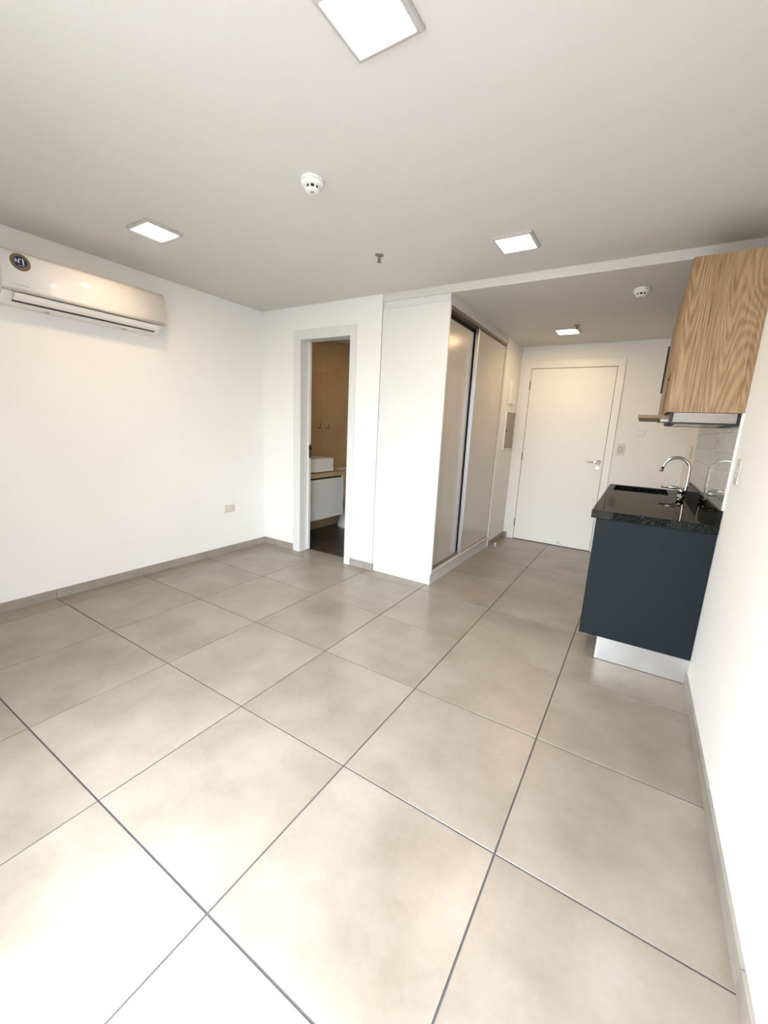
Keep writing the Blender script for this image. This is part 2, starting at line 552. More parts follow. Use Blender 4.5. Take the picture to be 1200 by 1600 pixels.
skirting('baseboard_kitchen', 'taupe tile skirting beyond the kitchen counter', 'y', XR, -1, 3.76, YE - 0.03, [4.2], right=True)

# ------------------------------------------------------------------ entry door
d = thing('door_1', 'white entry door with chrome lever handle at the end of the hall', 'door', (-0.59, YE, 0), kind='structure')
FT = 0.016
for nm, a in (('architrave', (-1.115, -1.034, YE - FT, YE, 0, 2.146)), ('architrave', (-0.143, -0.072, YE - FT, YE, 0, 2.146)), ('architrave', (-1.034, -0.143, YE - FT, YE, 2.060, 2.146))):
    obj(nm, box(*a, bev=0.0015), 'door_white', d)
obj('gap', box(-1.034, -0.143, YE - 0.004, YE - 0.001, 0.0, 2.060), 'shadow_line', d)  # dark sheet stands in for the shade around the leaf
leaf = obj('door_leaf', box(-1.0300, -0.1480, YE - 0.011, YE - 0.004, 0.008, 2.0545, bev=0.001), 'door_white', d)
for z in (0.212, 1.036, 1.867):
    obj('hinge', lathe(BM(), [(0.0065, -0.045), (0.0065, 0.045)], (-1.033, YE - 0.016, z), seg=12), 'brown_metal', d)
bm = lathe(BM(), [(0.026, 0), (0.026, -0.010), (0.010, -0.011), (0.009, -0.045)], (-0.193, YE - 0.011, 1.035), 'Y', 24)
tube(bm, [(-0.188, YE - 0.054, 1.035), (-0.215, YE - 0.058, 1.035), (-0.315, YE - 0.056, 1.033)], [0.010, 0.0095, 0.008])
tag(obj('lever_handle', bm, 'chrome', leaf), 'chrome lever handle')
obj('lock_escutcheon', lathe(BM(), [(0.025, 0), (0.025, -0.009), (0.018, -0.012)], (-0.193, YE - 0.011, 0.970), 'Y', 24), 'chrome', leaf)
obj('stop_stud', lathe(BM(), [(0.011, 0), (0.011, -0.012), (0.008, -0.014)], (-0.494, YE - 0.011, 0.045), 'Y', 16), 'steel', leaf)

# ------------------------------------------------------------------ bathroom doorway
d = thing('door_2', 'white framed bathroom doorway with its sliding door pushed open', 'door', (-2.36, YB, 0), kind='structure')
for a in ((-2.745, -2.652, YB - FT, YB, 0, 2.152), (-2.076, -2.012, YB - FT, YB, 0, 2.152), (-2.652, -2.076, YB - FT, YB, 2.068, 2.152)):
    obj('architrave', box(*a, bev=0.0015), 'white_lacquer', d)
JT = 0.013
for x0, x1 in ((DX0, DX0 + JT), (DX1 - JT, DX1)):
    obj('jamb', box(x0, x1, YB, YB + 0.082, 0, DZ - JT), 'white_lacquer', d)
    obj('jamb', box(x0, x1, YB + 0.118, YB + 0.13, 0, DZ - JT), 'white_lacquer', d)
obj('head_jamb', box(DX0, DX1, YB, YB + 0.13, DZ - JT, DZ), 'white_lacquer', d)
sl = obj('sliding_door_edge', box(DX0, DX0 + 0.035, YB + 0.086, YB + 0.116, 0.008, DZ - JT), 'white_lacquer', d)
obj('track_gap', box(DX0, DX0 + 0.010, YB + 0.082, YB + 0.118, 0.0, DZ - JT), 'shadow_line', d)  # dark filler painted as the shade inside the door pocket
bm = box(DX0 + 0.034, DX0 + 0.040, YB + 0.090, YB + 0.112, 0.965, 1.10, bev=0.002)
bx(bm, DX0 + 0.036, DX0 + 0.050, YB + 0.080, YB + 0.112, 1.05, 1.085, bev=0.004)
tag(obj('latch', bm, 'dark', sl), 'black sliding door latch')

# ------------------------------------------------------------------ wardrobe
WX0, WX1, WY0, WY1 = XC + 0.006, -1.160, YB + 0.002, 4.072
w = thing('wardrobe', 'tall built-in wardrobe with white end panel and two sliding doors', 'wardrobe', ((WX0 + WX1) / 2, (WY0 + WY1) / 2, 0))
obj('end_panel', box(WX0, WX1, WY0, WY0 + 0.020, 0.100, 2.249, bev=0.001), 'white_lacquer', w)
obj('plinth', box(WX0, WX1 - 0.014, WY0 + 0.009, WY1, 0.0, 0.099), 'white_lacquer', w)
obj('bottom_board', box(WX0, WX1, WY0 + 0.021, WY1, 0.0995, 0.118), 'white_lacquer', w)
obj('top_filler', box(WX0, WX1 - 0.022, WY0 + 0.012, WY0 + 0.020, 2.2495, HD - 0.0006), 'white_lacquer', w)
obj('corner_filler', box(WX1 - 0.021, WX1 - 0.008, WY0 + 0.011, WY1, 2.2495, HD - 0.0006), 'white_lacquer', w)
obj('top_board', box(WX0, WX1, WY0 + 0.021, WY1, 2.2300, 2.2490), 'white_lacquer', w)
obj('top_track', box(-1.235, -1.166, WY0 + 0.021, WY1, 2.2050, 2.2295), 'brown_metal', w)
obj('bottom_track', box(-1.235, -1.176, WY0 + 0.021, WY1, 0.1185, 0.1220), 'brown_metal', w)
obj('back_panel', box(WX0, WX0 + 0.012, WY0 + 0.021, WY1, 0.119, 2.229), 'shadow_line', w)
obj('interior_shade_sheet', box(-1.245, -1.240, WY0 + 0.021, WY1 - 0.01, 0.119, 2.229), 'shadow_line', w)  # black sheet in place of the unlit space behind the doors
obj('jamb_strip', box(-1.245, WX1 - 0.002, WY1 - 0.014, WY1, 0.119, 2.229), 'white_lacquer', w)
d1 = obj('sliding_door', box(-1.232, -1.212, WY0 + 0.022, 3.20, 0.126, 2.163, bev=0.001), 'wardrobe_door', w)
d2 = obj('sliding_door', box(-1.198, -1.178, 3.215, WY1 - 0.018, 0.126, 2.199, bev=0.001), 'wardrobe_door', w)
obj('edge_profile', box(-1.236, -1.208, 3.185, 3.205, 0.126, 2.163), 'dark', d1)
bm = box(-1.200, -1.168, 3.197, 3.217, 0.124, 2.199, bev=0.002)
tag(obj('handle_profile', bm, 'aluminium', d2), 'vertical aluminium handle profile')
obj('edge_strip', box(-1.199, -1.177, WY1 - 0.018, WY1 - 0.015, 0.126, 2.199), 'shadow_line', d2)

# hall wall fittings
it = thing('intercom_cover', 'blank white rectangular box above the electrical panel', 'intercom', (XH, 4.40, 1.635))
obj('housing', box(XH + 0.0005, XH + 0.026, 4.295, 4.490, 1.635, 1.885, bev=0.003), 'white_plastic', it)
obj('cover_plate', box(XH + 0.026, XH + 0.029, 4.300, 4.485, 1.640, 1.880, bev=0.001), 'white_plastic', it)
ep = thing('electrical_panel', 'grey electrical panel door in a white frame beside the entry door', 'fuse box', (XH, 4.45, 1.115))
bm = BM()
y0, y1, z0, z1 = 4.252, 4.662, 1.115, 1.558
bx(bm, XH + 0.0005, XH + 0.014, y0, y0 + 0.020, z0, z1); bx(bm, XH + 0.0005, XH + 0.014, y1 - 0.016, y1, z0, z1)
bx(bm, XH + 0.0005, XH + 0.014, y0 + 0.020, y1 - 0.016, z0, z0 + 0.016); bx(bm, XH + 0.0005, XH + 0.014, y0 + 0.020, y1 - 0.016, z1 - 0.016, z1)
obj('frame', bm, 'white_plastic', ep)
dr = obj('panel_door', box(XH + 0.001, XH + 0.007, y0 + 0.021, y1 - 0.017, z0 + 0.017, z1 - 0.017, bev=0.001), 'panel_grey', ep)
for za in (z1 - 0.045, z0 + 0.038):
    obj('pressed_rib', box(XH + 0.007, XH + 0.010, y0 + 0.022, y1 - 0.018, za, za + 0.007), 'panel_grey', dr)
obj('lock', lathe(BM(), [(0.014, 0), (0.014, 0.008)], (XH + 0.007, 4.312, 1.332), 'X', 16), 'dark', dr)

ds = thing('door_stop', 'small chrome door stop on the floor beside the wardrobe', 'door stop', (-1.085, 4.10, 0))
bm = lathe(BM(), [(0.016, 0.0004), (0.016, 0.006), (0.006, 0.009), (0.005, 0.034), (0.011, 0.036), (0.011, 0.048), (0.007, 0.052)], (-1.085, 4.10, 0), seg=20)
obj('post', bm, 'chrome', ds)
obj('rubber_ring', lathe(BM(), [(0.011, 0.030), (0.0135, 0.032), (0.0135, 0.037), (0.011, 0.039)], (-1.085, 4.10, 0), seg=20), 'white_plastic', ds)

# ------------------------------------------------------------------ wall plates
def plate_y(name, label, cat, x0, x1, z0, z1, rockers, mat='ivory_plastic'):
    y = YE
    o = thing(name, label, cat, ((x0 + x1) / 2, y, z0))
    obj('cover_plate', box(x0, x1, y - 0.009, y - 0.0003, z0, z1, bev=0.0025), mat, o)
    for a in rockers:
        obj('rocker', box(a[0], a[1], y - 0.013, y - 0.009, a[2], a[3], bev=0.001), mat, o)
    return o
sw = plate_y('light_switch', 'ivory light switch beside the entry door frame', 'switch', -0.039, 0.037, 1.133, 1.246,
             [(-0.016, 0.014, 1.172, 1.188), (-0.016, 0.014, 1.191, 1.207)])
obj('module_frame', box(-0.022, 0.020, YE - 0.0098, YE - 0.009, 1.158, 1.221), 'print_grey', sw)
plate_y('blank_plate', 'faint white blank cover plate high beside the kitchen', 'cover plate', 0.115, 0.205, 1.345, 1.405, [], 'wall')

def plate_x(name, label, cat, face, sign, y0, y1, z0, z1, mat, right=False):
    o = thing(name, label, cat, (face, (y0 + y1) / 2, z0), right=right)
    a, b_ = sorted((face + sign * 0.0003, face + sign * 0.010))
    obj('cover_plate', box(a, b_, y0, y1, z0, z1, bev=0.0025), mat, o)
    return o
op = plate_x('wall_outlet', 'ivory power outlet low on the wall below the air conditioner', 'outlet', XL, 1, 2.018, 2.132, 0.407, 0.481, 'ivory_plastic')
for y0, y1 in ((2.036, 2.070), (2.082, 2.114)):
    obj('socket_module', box(XL + 0.010, XL + 0.0125, y0, y1, 0.424, 0.464, bev=0.001), 'ivory_plastic', op)
obj('socket_slot', box(XL + 0.0125, XL + 0.0130, 2.094, 2.100, 0.430, 0.458), 'print_grey', op)
p = plate_x('light_switch', 'white switch plate on the bright wall beside the counter', 'switch', XR, -1, 1.890, 1.966, 1.124, 1.240, 'switch_white', True)
obj('rocker', box(XR - 0.0135, XR - 0.010, 1.914, 1.942, 1.155, 1.209, bev=0.001), 'switch_white', p)
p = plate_x('wall_outlet', 'pale outlet plate on the wall past the tiled backsplash', 'outlet', XR, -1, 4.06, 4.136, 1.15, 1.265, 'ivory_plastic', True)
obj('socket_module', box(XR - 0.0135, XR - 0.010, 4.08, 4.116, 1.18, 1.235, bev=0.001), 'ivory_plastic', p)

# ------------------------------------------------------------------ kitchenette (parallel to the right wall)
KX0, KY0, KY1 = 0.045, 2.100, 3.745
bc = thing('base_cabinet', 'slate grey kitchen base cabinet under the black granite counter', 'cabinet', (0.32, (KY0 + KY1) / 2, 0), right=True)
obj('side_panel', box(KX0, 0.5985, KY0, KY0 + 0.018, 0.145, 0.8515, bev=0.0008), 'slate', bc)
obj('side_panel', box(KX0 + 0.02, 0.5985, KY1 - 0.038, KY1 - 0.020, 0.145, 0.8515, bev=0.0008), 'slate', bc)
obj('bottom_board', box(KX0 + 0.02, 0.58, KY0 + 0.0185, KY1 - 0.0385, 0.145, 0.163), 'slate', bc)
obj('back_board', box(0.582, 0.590, KY0 + 0.0185, KY1 - 0.0385, 0.164, 0.80), 'slate', bc)
n = 4
L = (KY1 - 0.020 - KY0 - 0.0185) / n
for k in range(n):
    y0 = KY0 + 0.0185 + k * L
    dr = obj('door', box(KX0, KX0 + 0.018, y0 + 0.0015, y0 + L - 0.0015, 0.147, 0.828, bev=0.0008), 'slate', bc)
    obj('finger_pull', box(KX0 + 0.002, KX0 + 0.020, y0 + 0.0015, y0 + L - 0.0015, 0.829, 0.849), 'aluminium', dr)
pl_ = obj('plinth', box(0.160, 0.5985, KY0 + 0.008, KY0 + 0.022, 0.0035, 0.1445), 'plinth_steel', bc)
obj('plinth', box(0.150, 0.164, KY0 + 0.0225, KY1 - 0.05, 0.0035, 0.1445), 'plinth_steel', bc)
obj('plinth_corner', box(0.147, 0.160, KY0 + 0.007, KY0 + 0.022, 0.0035, 0.1445, bev=0.003), 'white_lacquer', bc)
obj('plinth_seal', box(0.149, 0.584, KY0 + 0.010, KY0 + 0.020, 0.0, 0.0034), 'shadow_line', bc)

ct = thing('countertop', 'glossy black granite countertop with low upstand along the wall', 'countertop', (0.31, (KY0 + KY1) / 2, 0.853), right=True)
SX0, SX1, SY0, SY1 = 0.065, 0.440, 3.275, 3.690      # sink opening
CX0, CYa = 0.018, KY0 - 0.010
bm = BM()
zt, zb = 0.898, 0.8535
bx(bm, CX0, 0.5985, CYa, SY0, zb, zt, bev=0.0015)
bx(bm, CX0, 0.5985, SY1, KY1, zb, zt, bev=0.0015)
bx(bm, CX0, SX0, SY0 - 0.003, SY1 + 0.003, zb + 0.0002, zt - 0.0001)
bx(bm, SX1, 0.5985, SY0 - 0.003, SY1 + 0.003, zb + 0.0002, zt - 0.0001)
obj('slab', bm, 'granite', ct)
obj('upstand', box(0.578, 0.5985, CYa + 0.002, KY1, zt + 0.0002, 0.976, bev=0.001), 'granite', ct)
sk_ = thing('kitchen_sink', 'stainless steel sink basin let into the black counter', 'sink', ((SX0 + SX1) / 2, (SY0 + SY1) / 2, 0.68), right=True)
bm = BM()
o_ = 0.006
bx(bm, SX0 - o_, SX1 + o_, SY0 - o_, SY1 + o_, 0.680, 0.684)
bx(bm, SX0 - o_, SX0 - o_ + 0.003, SY0 - o_, SY1 + o_, 0.684, zb - 0.0005); bx(bm, SX1 + o_ - 0.003, SX1 + o_, SY0 - o_, SY1 + o_, 0.684, zb - 0.0005)
bx(bm, SX0 - o_, SX1 + o_, SY0 - o_, SY0 - o_ + 0.003, 0.684, zb - 0.0005); bx(bm, SX0 - o_, SX1 + o_, SY1 + o_ - 0.003, SY1 + o_, 0.684, zb - 0.0005)
obj('basin', bm, 'steel', sk_)
obj('drain', lathe(BM(), [(0.045, 0.0), (0.045, 0.003), (0.03, 0.004)], ((SX0 + SX1) / 2, (SY0 + SY1) / 2, 0.684), seg=24), 'chrome', sk_)

fc = thing('kitchen_faucet', 'chrome gooseneck kitchen faucet with side lever behind the sink', 'faucet', (0.510, 3.225, zt), right=True)
fx, fy = 0.512, 3.225
bm = lathe(BM(), [(0.027, 0.0003), (0.027, 0.006), (0.021, 0.009), (0.020, 0.030)], (fx, fy, zt), seg=24)
tube(bm, [(fx + 0.006, fy, zt + 0.026), (fx - 0.006, fy, zt + 0.048), (fx - 0.014, fy, zt + 0.066)], [0.024, 0.024, 0.022], 20)
obj('body', bm, 'chrome', fc)
pts = [(fx + 0.006, fy, zt + 0.02), (fx + 0.018, fy, zt + 0.05), (fx + 0.021, fy, zt + 0.10), (fx + 0.020, fy, 1.095)]
ac, ar = fx + 0.020 - 0.082, 0.082
for k in range(1, 15):
    a = PI * 0.94 * k / 14
    pts.append((ac + ar * math.cos(a), fy, 1.105 + ar * math.sin(a)))
pts.append((ac - ar - 0.004, fy, 1.100))
spo = obj('spout', tube(BM(), pts, 0.0105, 16), 'chrome', fc)
obj('aerator', tube(BM(), [(ac - ar - 0.004, fy, 1.101), (ac - ar - 0.006, fy, 1.080)], 0.0118, 16), 'steel', spo)
obj('lever', tube(BM(), [(fx - 0.010, fy, zt + 0.064), (fx - 0.06, fy, zt + 0.069), (fx - 0.135, fy, zt + 0.067)], [0.016, 0.012, 0.008], 12), 'chrome', fc)

# glazed tile backsplash, 20 x 10 cm stack bond
bs = struct('wall_backsplash', box(XR - 0.0086, XR - 0.0003, 2.094, KY1 + 0.005, 0.9765, 1.449), 'grout_pale', 'glossy pale grey rectangular tiles above the counter', right=True)
zt_ = [0.9765, 1.062, 1.163, 1.264, 1.365, 1.449]
yt = [2.094, 2.294] + [2.294 + 0.204 * k for k in range(1, 8)]
yt[-1] = KY1 + 0.005
for i in range(len(zt_) - 1):
    for j in range(len(yt) - 1):
        tl = obj('wall_tile', box(XR - 0.0095, XR - 0.003, yt[j] + 0.0018, yt[j + 1] - 0.0018, zt_[i] + 0.0018, zt_[i + 1] - 0.0018, bev=0.0006), 'glazed', bs)
obj('edge_trim', box(XR - 0.0105, XR - 0.0003, 2.084, 2.0935, 0.9770, 1.449), 'white_lacquer', bs)

# upper cabinets
UX, UZ0, UZ1 = 0.290, 1.4505, 2.172
UY = [KY0 - 0.002, 2.50, 2.90, 3.745]
def upper(label, y0, y1):
    return thing('wall_cabinet', label, 'cabinet', ((UX + XR) / 2, (y0 + y1) / 2, UZ0), group='oak wall cabinets above the counter', right=True)
# near unit: end panel full depth, door
c1 = upper('oak wall cabinet above the range hood, its wide end panel facing the room', UY[0], UY[1])
obj('end_panel', box(UX, 0.572, UY[0], UY[0] + 0.018, UZ0, UZ1, bev=0.0006), 'oak', c1)
obj('wall_filler', box(0.5725, 0.5985, UY[0] + 0.005, UY[0] + 0.023, UZ0, UZ1), 'oak', c1)
obj('carcass', box(UX + 0.019, 0.588, UY[0] + 0.0235, UY[1] - 0.001, UZ0, UZ1), 'oak', c1)
obj('door', box(UX, UX + 0.018, UY[0] + 0.020, UY[1] - 0.001, UZ0, UZ1, bev=0.0006), 'oak', c1)
# middle unit: open niche under a short door
c2 = upper('middle oak wall cabinet with an open niche under its short door', UY[1], UY[2])
bm = BM()
bx(bm, UX + 0.019, 0.588, UY[1] + 0.001, UY[2] - 0.001, 1.705, UZ1)
obj('carcass', bm, 'oak', c2)
obj('door', box(UX, UX + 0.018, UY[1] + 0.001, UY[2] - 0.001, 1.700, UZ1, bev=0.0006), 'oak', c2)
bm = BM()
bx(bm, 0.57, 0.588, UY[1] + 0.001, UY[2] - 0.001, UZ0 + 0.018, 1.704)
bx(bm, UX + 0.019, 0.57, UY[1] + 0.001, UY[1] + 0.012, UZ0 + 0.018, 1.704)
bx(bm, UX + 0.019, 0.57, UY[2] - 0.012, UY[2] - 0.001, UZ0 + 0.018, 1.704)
obj('niche_lining', bm, 'oak_recess_shade', c2)
obj('niche_shelf', box(UX + 0.002, 0.588, UY[1] + 0.001, UY[2] - 0.001, UZ0, UZ0 + 0.0175), 'oak', c2)
c3 = upper('far oak wall cabinet with a long dark bar handle', UY[2], UY[3])
obj('carcass', box(UX + 0.019, 0.588, UY[2] + 0.001, UY[3], UZ0, UZ1), 'oak', c3)
ym = (UY[2] + UY[3]) / 2
obj('door', box(UX, UX + 0.018, UY[2] + 0.001, ym - 0.001, UZ0, UZ1, bev=0.0006), 'oak', c3)
dr = obj('door', box(UX, UX + 0.018, ym + 0.001, UY[3], UZ0, UZ1, bev=0.0006), 'oak', c3)
hb = box(UX - 0.013, UX - 0.0002, UY[3] - 0.030, UY[3] - 0.006, 1.69, 2.06, bev=0.003)
tag(obj('bar_handle', hb, 'dark', dr), 'dark bar handle')

# range hood
HY0, HY1 = KY0 + 0.012, 2.70
hd = thing('range_hood', 'slim stainless range hood with its wooden visor pulled out', 'range hood', (0.44, (HY0 + HY1) / 2, 1.395), right=True)
obj('body', box(0.322, 0.578, HY0, HY1, 1.4005, 1.4495, bev=0.001), 'steel', hd)
obj('end_cap', box(0.306, 0.3215, HY0 + 0.003, HY1, 1.400, 1.4495), 'dark', hd)
obj('end_cap', box(0.5785, 0.5888, HY0 + 0.003, HY1, 1.400, 1.4495), 'dark', hd)
bm = BM()
bx(bm, 0.312, 0.586, HY0 + 0.006, HY0 + 0.05, 1.394, 1.400); bx(bm, 0.312, 0.586, HY1 - 0.03, HY1, 1.394, 1.400)
bx(bm, 0.312, 0.34, HY0 + 0.05, HY1 - 0.03, 1.394, 1.400); bx(bm, 0.56, 0.586, HY0 + 0.05, HY1 - 0.03, 1.394, 1.400)
obj('bottom_frame', bm, 'dark', hd)
for k in range(2):
    y0 = HY0 + 0.052 + k * 0.253
    obj('grease_filter', box(0.342, 0.558, y0, y0 + 0.25, 1.396, 1.400), 'steel', hd)
vz = obj('visor', box(0.168, 0.3055, HY0 + 0.012, HY1 - 0.05, 1.418, 1.434, bev=0.001), 'visor_oak_shaded', hd)
obj('visor_rail', box(0.270, 0.3055, HY0 + 0.03, HY0 + 0.045, 1.402, 1.4175), 'steel', vz)

# ------------------------------------------------------------------ air conditioner
ay0, ay1 = 0.462, 1.402
a = thing('air_conditioner', 'white split air conditioner mounted high on the left wall', 'air conditioner', (XL, (ay0 + ay1) / 2, 1.915))
# body behind the front panel
body = [(XL + 0.0005, 2.200), (-3.012, 2.196), (-2.994, 2.180), (-2.992, 1.990), (-3.010, 1.972), (-3.045, 1.948), (-3.075, 1.930), (-3.110, 1.918), (XL + 0.0005, 1.915)]
obj('body', prism_y(BM(), body, ay0 + 0.006, ay1 - 0.006), 'ac_plastic', a)
# bowed front panel
def panel_prof(off):
    pts = []
    for k in range(13):
        s = k / 12
        z = 2.186 - s * (2.186 - 1.978)
        x = -2.992 + 0.026 * math.sin(PI * (0.12 + 0.80 * s)) + 0.006 * s
        pts.append((x - off, z))
    return pts
fp = panel_prof(0) + panel_prof(0.010)[::-1]
o = obj('front_panel', prism_y(BM(), fp, ay0, ay1), 'ac_plastic', a)
for p_ in o.data.polygons: p_.use_smooth = abs(p_.normal.y) < 0.5 and p_.normal.x > 0.3
obj('panel_gap', box(-3.010, -2.968, ay0 + 0.002, ay1 - 0.002, 1.9735, 1.9775), 'print_grey', a)
obj('top_line', box(-3.02, -2.982, ay0 + 0.001, ay1 - 0.001, 2.1865, 2.1895), 'print_grey', a)
# louvre flap and dark outlet slit
fl = [(-2.998, 1.9745), (-2.994, 1.971), (-3.014, 1.951), (-3.042, 1.937), (-3.046, 1.941), (-3.018, 1.955)]
o = obj('louvre', prism_y(BM(), [(x + 0.012, z - 0.006) for x, z in fl], ay0 + 0.055, ay1 - 0.052), 'ac_plastic', a)
obj('outlet_slit', prism_y(BM(), [(-3.036, 1.935), (-3.029, 1.931), (-3.046, 1.9235), (-3.052, 1.928)], ay0 + 0.055, ay1 - 0.052), 'dark', a)
for y in (0.70, 1.16):
    obj('bottom_clip', box(-3.125, -3.110, y, y + 0.022, 1.910, 1.917), 'print_grey', a)

def panel_frame(y, z):
    """matrix: local xy plane on the bowed panel at (y, z), local x -> +y, local z -> outwards"""
    s = (2.186 - z) / (2.186 - 1.978)
    def px(s): return -2.992 + 0.026 * math.sin(PI * (0.12 + 0.80 * s)) + 0.006 * s
    dz = -(2.186 - 1.978) * 0.01
    dx = px(s + 0.005) - px(s - 0.005)
    upv = Vector((-dx, 0, -dz)).normalized()
    xa = Vector((0, 1, 0))
    nrm = xa.cross(upv)
    m4 = Matrix((xa, upv, nrm)).transposed().to_4x4()
    m4.translation = Vector((px(s), y, z))
    return m4
def disc(r, h0, h1, mw, seg=40):
    bm = lathe(BM(), [(r, h0), (r, h1)], (0, 0, 0), 'Z', seg, smooth=False)
    bm.transform(mw)
    return bm
mw = panel_frame(0.553, 2.131)
bd = tag(obj('badge', disc(0.047, -0.001, 0.0012, mw), 'badge_black', a), 'round navy and gold sticker reading N°1')
obj('badge_ring', disc(0.0440, 0.0012, 0.0018, mw), 'gold', bd)
obj('badge_centre', disc(0.0325, 0.0018, 0.0024, mw), 'badge_blue', bd)
text_part('badge_lettering', 'N', 0.030, 'print_white', bd, mw @ Matrix.Translation((-0.015, 0.002, 0.0028)))
text_part('badge_lettering', '°', 0.030, 'print_white', bd, mw @ Matrix.Translation((-0.001, 0.006, 0.0028)))
text_part('badge_lettering', '1', 0.050, 'print_white', bd, mw @ Matrix.Translation((0.013, 0.002, 0.0028)))
bm = BM()
for k in range(7):
    t_ = bmesh.new()
    bx(t_, -0.012 + k * 0.0052, -0.0085 + k * 0.0052, -0.0225, -0.0205, 0.0024, 0.0030)
    t_.transform(mw); join(bm, t_)
obj('badge_small_print', bm, 'print_white', bd)
mw = panel_frame(0.553, 2.008)
bm = BM()
for k, (w_, h_) in enumerate(((5, 7), (6, 6), (5, 7), (6, 7), (6, 6), (5, 7), (6, 6), (5, 7))):
    t_ = bmesh.new()
    x_ = -0.033 + k * 0.0085
    bx(t_, x_, x_ + 0.001 * w_, -0.0005 * h_, 0.0005 * h_, -0.0002, 0.0005)
    t_.transform(mw); join(bm, t_)
obj('brand_print', bm, 'print_grey', a)

# ------------------------------------------------------------------ ceiling fittings
def ceiling_light(x, y, z, label, group='square ceiling panel lights', r=0.109, mat='lamp'):
    o = thing('ceiling_light', label, 'ceiling light', (x, y, z), group)
    h = 0.017
    bm = BM()
    # sloped square ring
    prof = [(r, 0.0), (r, -h * 0.55), (r - 0.003, -h * 0.8), (r - 0.016, -h), (r - 0.018, -h + 0.003), (r - 0.018, -0.003)]
    loops = []
    for q, dz in prof:
        loops.append([bm.verts.new((x + sx * q, y + sy * q, z + dz)) for sx, sy in ((1, 1), (-1, 1), (-1, -1), (1, -1))])
    for a_, b_ in zip(loops, loops[1:]):
        for k in range(4):
            bm.faces.new((a_[k], a_[(k + 1) % 4], b_[(k + 1) % 4], b_[k]))
    bmesh.ops.recalc_face_normals(bm, faces=bm.faces)
    obj('frame', bm, 'lamp_frame', o)
    obj('diffuser', box(x - r + 0.0185, x + r - 0.0185, y - r + 0.0185, y + r - 0.0185, z - h + 0.003, z - 0.004), mat, o)
    return o
ceiling_light(-0.561, 0.552, HC, 'square panel light nearest the camera, cut off by the photo top')
ceiling_light(-2.381, 1.013, HC, 'square panel light in front of the air conditioner')
ceiling_light(-0.565, 2.038, HC, 'square panel light just before the ceiling step')
ceiling_light(-0.576, 4.010, HD, 'square panel light in front of the entry door')
ceiling_light(-2.45, 3.55, HD, 'square panel light on the bathroom ceiling', 'bathroom ceiling light', mat='lamp_dim')

def smoke_detector(x, y, z, label):
    o = thing('smoke_detector', label, 'smoke detector', (x, y, z), 'smoke detectors')
    obj('base', lathe(BM(), [(0.051, -0.0002), (0.051, -0.010), (0.049, -0.012)], (x, y, z), seg=36), 'white_plastic', o)
    obj('housing', lathe(BM(), [(0.049, -0.012), (0.049, -0.020), (0.046, -0.027), (0.038, -0.0305), (0.031, -0.0305)], (x, y, z), seg=36), 'white_plastic', o)
    obj('chamber', lathe(BM(), [(0.027, -0.030), (0.026, -0.044)], (x, y, z), seg=24), 'dark', o)
    for k in range(8):
        a_ = 2 * PI * (k + 0.5) / 8
        c_, s_ = math.cos(a_), math.sin(a_)
        t_ = box(-0.003, 0.003, -0.003, 0.003, 0, 0.0145)
        t_.transform(Matrix.Translation((x + 0.030 * c_, y + 0.030 * s_, z - 0.0442)) @ Matrix.Rotation(a_, 4, 'Z'))
        obj('vent_rib', t_, 'white_plastic', o)
    obj('cap', lathe(BM(), [(0.032, -0.0435), (0.032, -0.046), (0.026, -0.050), (0.014, -0.052)], (x, y, z), seg=30), 'white_plastic', o)
    obj('sensor_grille', lathe(BM(), [(0.010, -0.0518), (0.009, -0.0535)], (x, y, z), seg=16), 'print_grey', o)
    return o
smoke_detector(-1.205, 1.052, HC, 'round white smoke detector in the middle of the main ceiling')
smoke_detector(0.045, 2.965, HD, 'round white smoke detector on the lower ceiling by the oak cabinets')

def sprinkler(x, y, z, label):
    o = thing('sprinkler', label, 'sprinkler', (x, y, z), 'ceiling sprinklers')
    obj('escutcheon', lathe(BM(), [(0.028, -0.0002), (0.026, -0.004), (0.012, -0.008)], (x, y, z), seg=24), 'brown_metal', o)
    bm = lathe(BM(), [(0.0075, -0.007), (0.0075, -0.018)], (x, y, z), seg=14)
    tube(bm, [(x - 0.007, y, z - 0.017), (x - 0.010, y, z - 0.026), (x - 0.002, y, z - 0.039)], 0.0022, 8)
    tube(bm, [(x + 0.007, y, z - 0.017), (x + 0.010, y, z - 0.026), (x + 0.002, y, z - 0.039)], 0.0022, 8)
    obj('frame_arms', bm, 'brown_metal', o)
    obj('heat_bulb', tube(BM(), [(x, y, z - 0.018), (x, y, z - 0.038)], 0.003, 10), 'dark', o)
    obj('deflector', lathe(BM(), [(0.004, -0.038), (0.0155, -0.040), (0.0155, -0.042), (0.003, -0.043)], (x, y, z), seg=20), 'brown_metal', o)
sprinkler(-1.376, 1.868, HC, 'small bronze fire sprinkler hanging from the main ceiling')
sprinkler(-0.470, 3.835, HD, 'small bronze fire sprinkler beside the hall ceiling light')

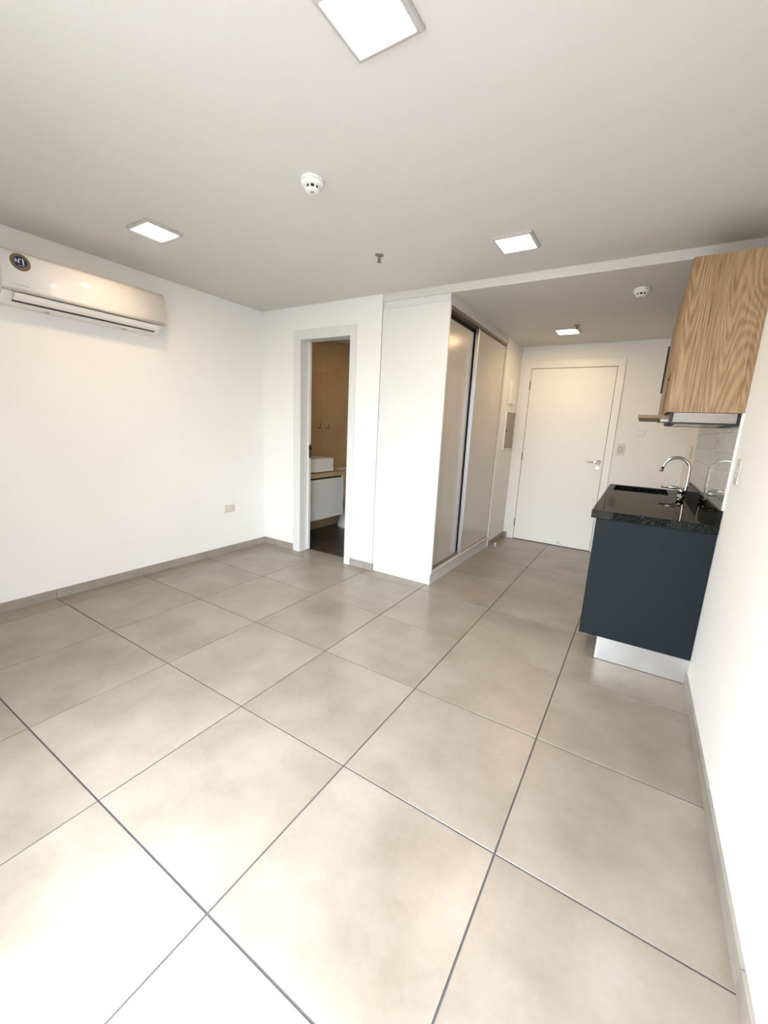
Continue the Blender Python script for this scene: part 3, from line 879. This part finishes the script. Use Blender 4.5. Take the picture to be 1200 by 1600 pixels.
# ------------------------------------------------------------------ bathroom contents
vx = -2.752
v_ = thing('vanity_cabinet', 'floating white vanity cabinet under the bathroom basin', 'cabinet', (-2.96, 3.05, 0.255))
obj('carcass', box(XL + 0.010, vx - 0.019, 2.69, 3.362, 0.255, 0.728), 'white_lacquer', v_)
obj('drawer_front', box(vx - 0.018, vx, 2.69, 3.335, 0.255, 0.706, bev=0.001), 'white_lacquer', v_)
obj('side_strip', box(vx - 0.0185, vx, 3.337, 3.362, 0.255, 0.728, bev=0.001), 'white_lacquer', v_)
obj('shadow_gap', box(vx - 0.0188, vx - 0.012, 2.69, 3.336, 0.7075, 0.728), 'shadow_line', v_)
tag(obj('stone_counter', box(XL + 0.010, vx + 0.004, 2.685, 3.420, 0.7285, 0.772, bev=0.002), 'bath_counter', loc=(-2.96, 3.05, 0.7285)), 'tan stone slab on top of the white vanity cabinet', 'countertop')
b_ = thing('wash_basin', 'white rectangular vessel basin on the bathroom vanity', 'basin', (-2.94, 3.0, 0.7725))
bm = BM()
x0, x1, y0, y1, z0, z1 = -3.14, -2.765, 2.79, 3.180, 0.7725, 0.935
bx(bm, x0, x1, y0, y1, z0, z0 + 0.02, bev=0.004)
for q in ((x0, x0 + 0.016, y0, y1), (x1 - 0.016, x1, y0, y1), (x0 + 0.001, x1 - 0.001, y0, y0 + 0.016), (x0 + 0.001, x1 - 0.001, y1 - 0.016, y1)):
    bx(bm, *q, z0 + 0.0005, z1, bev=0.004)
obj('bowl', bm, 'ceramic', b_)
obj('waste', lathe(BM(), [(0.022, 0), (0.022, 0.003)], ((x0 + x1) / 2, 2.985, z0 + 0.0205), seg=20), 'chrome', b_)

tr_ = thing('towel_ring', 'thin chrome towel ring with two pegs on the bathroom wall', 'towel ring', (XL + 0.009, 3.455, 1.17))
wx = XL + 0.009
for y in (3.378, 3.530):
    bm = lathe(BM(), [(0.012, 0.0003), (0.012, 0.006), (0.005, 0.007), (0.005, 0.035)], (wx, y, 1.262), 'X', 14)
    tube(bm, [(wx + 0.035, y, 1.245), (wx + 0.035, y, 1.318)], 0.0055, 10)
    obj('peg', bm, 'brown_metal', tr_)
obj('bar', tube(BM(), [(wx + 0.030, 3.375, 1.262), (wx + 0.030, 3.60, 1.262)], 0.0045, 10), 'chrome', tr_)
obj('ring', tube(BM(), [(wx + 0.035, 3.380, 1.255), (wx + 0.035, 3.368, 1.20), (wx + 0.035, 3.385, 1.172), (wx + 0.035, 3.51, 1.172), (wx + 0.035, 3.528, 1.20), (wx + 0.035, 3.528, 1.255)], 0.003, 8), 'chrome', tr_)

tc_ = thing('toilet', 'white toilet standing past the bathroom vanity', 'toilet', (-2.88, 3.73, 0))
ty = 3.74
bm = BM()
def oval(bm, secs, seg=28):
    rings = []
    for cx_, rx, ry, z in secs:
        rings.append([bm.verts.new((cx_ + rx * math.cos(2 * PI * k / seg), ty + ry * math.sin(2 * PI * k / seg), z)) for k in range(seg)])
    for a_, b2 in zip(rings, rings[1:]):
        for k in range(seg):
            f = bm.faces.new((a_[k], a_[(k + 1) % seg], b2[(k + 1) % seg], b2[k])); f.smooth = True
    bm.faces.new(rings[0][::-1]); bm.faces.new(rings[-1])
    bmesh.ops.recalc_face_normals(bm, faces=bm.faces)
    return bm
obj('bowl', oval(bm, [(-2.90, 0.21, 0.135, 0.0005), (-2.90, 0.205, 0.125, 0.03), (-2.90, 0.185, 0.105, 0.12), (-2.88, 0.20, 0.13, 0.22), (-2.85, 0.24, 0.18, 0.34), (-2.84, 0.25, 0.19, 0.39)]), 'ceramic', tc_)
obj('seat_lid', oval(BM(), [(-2.84, 0.25, 0.19, 0.3905), (-2.84, 0.252, 0.192, 0.405), (-2.845, 0.235, 0.178, 0.425)]), 'ceramic', tc_)
obj('tank', box(XL + 0.012, XL + 0.175, ty - 0.185, ty + 0.185, 0.40, 0.74, bev=0.02), 'ceramic', tc_)
obj('tank_lid', box(XL + 0.011, XL + 0.182, ty - 0.19, ty + 0.19, 0.7405, 0.77, bev=0.008), 'ceramic', tc_)
obj('flush_button', lathe(BM(), [(0.022, 0), (0.022, 0.006)], (XL + 0.095, ty, 0.7703), seg=20), 'chrome', tc_)
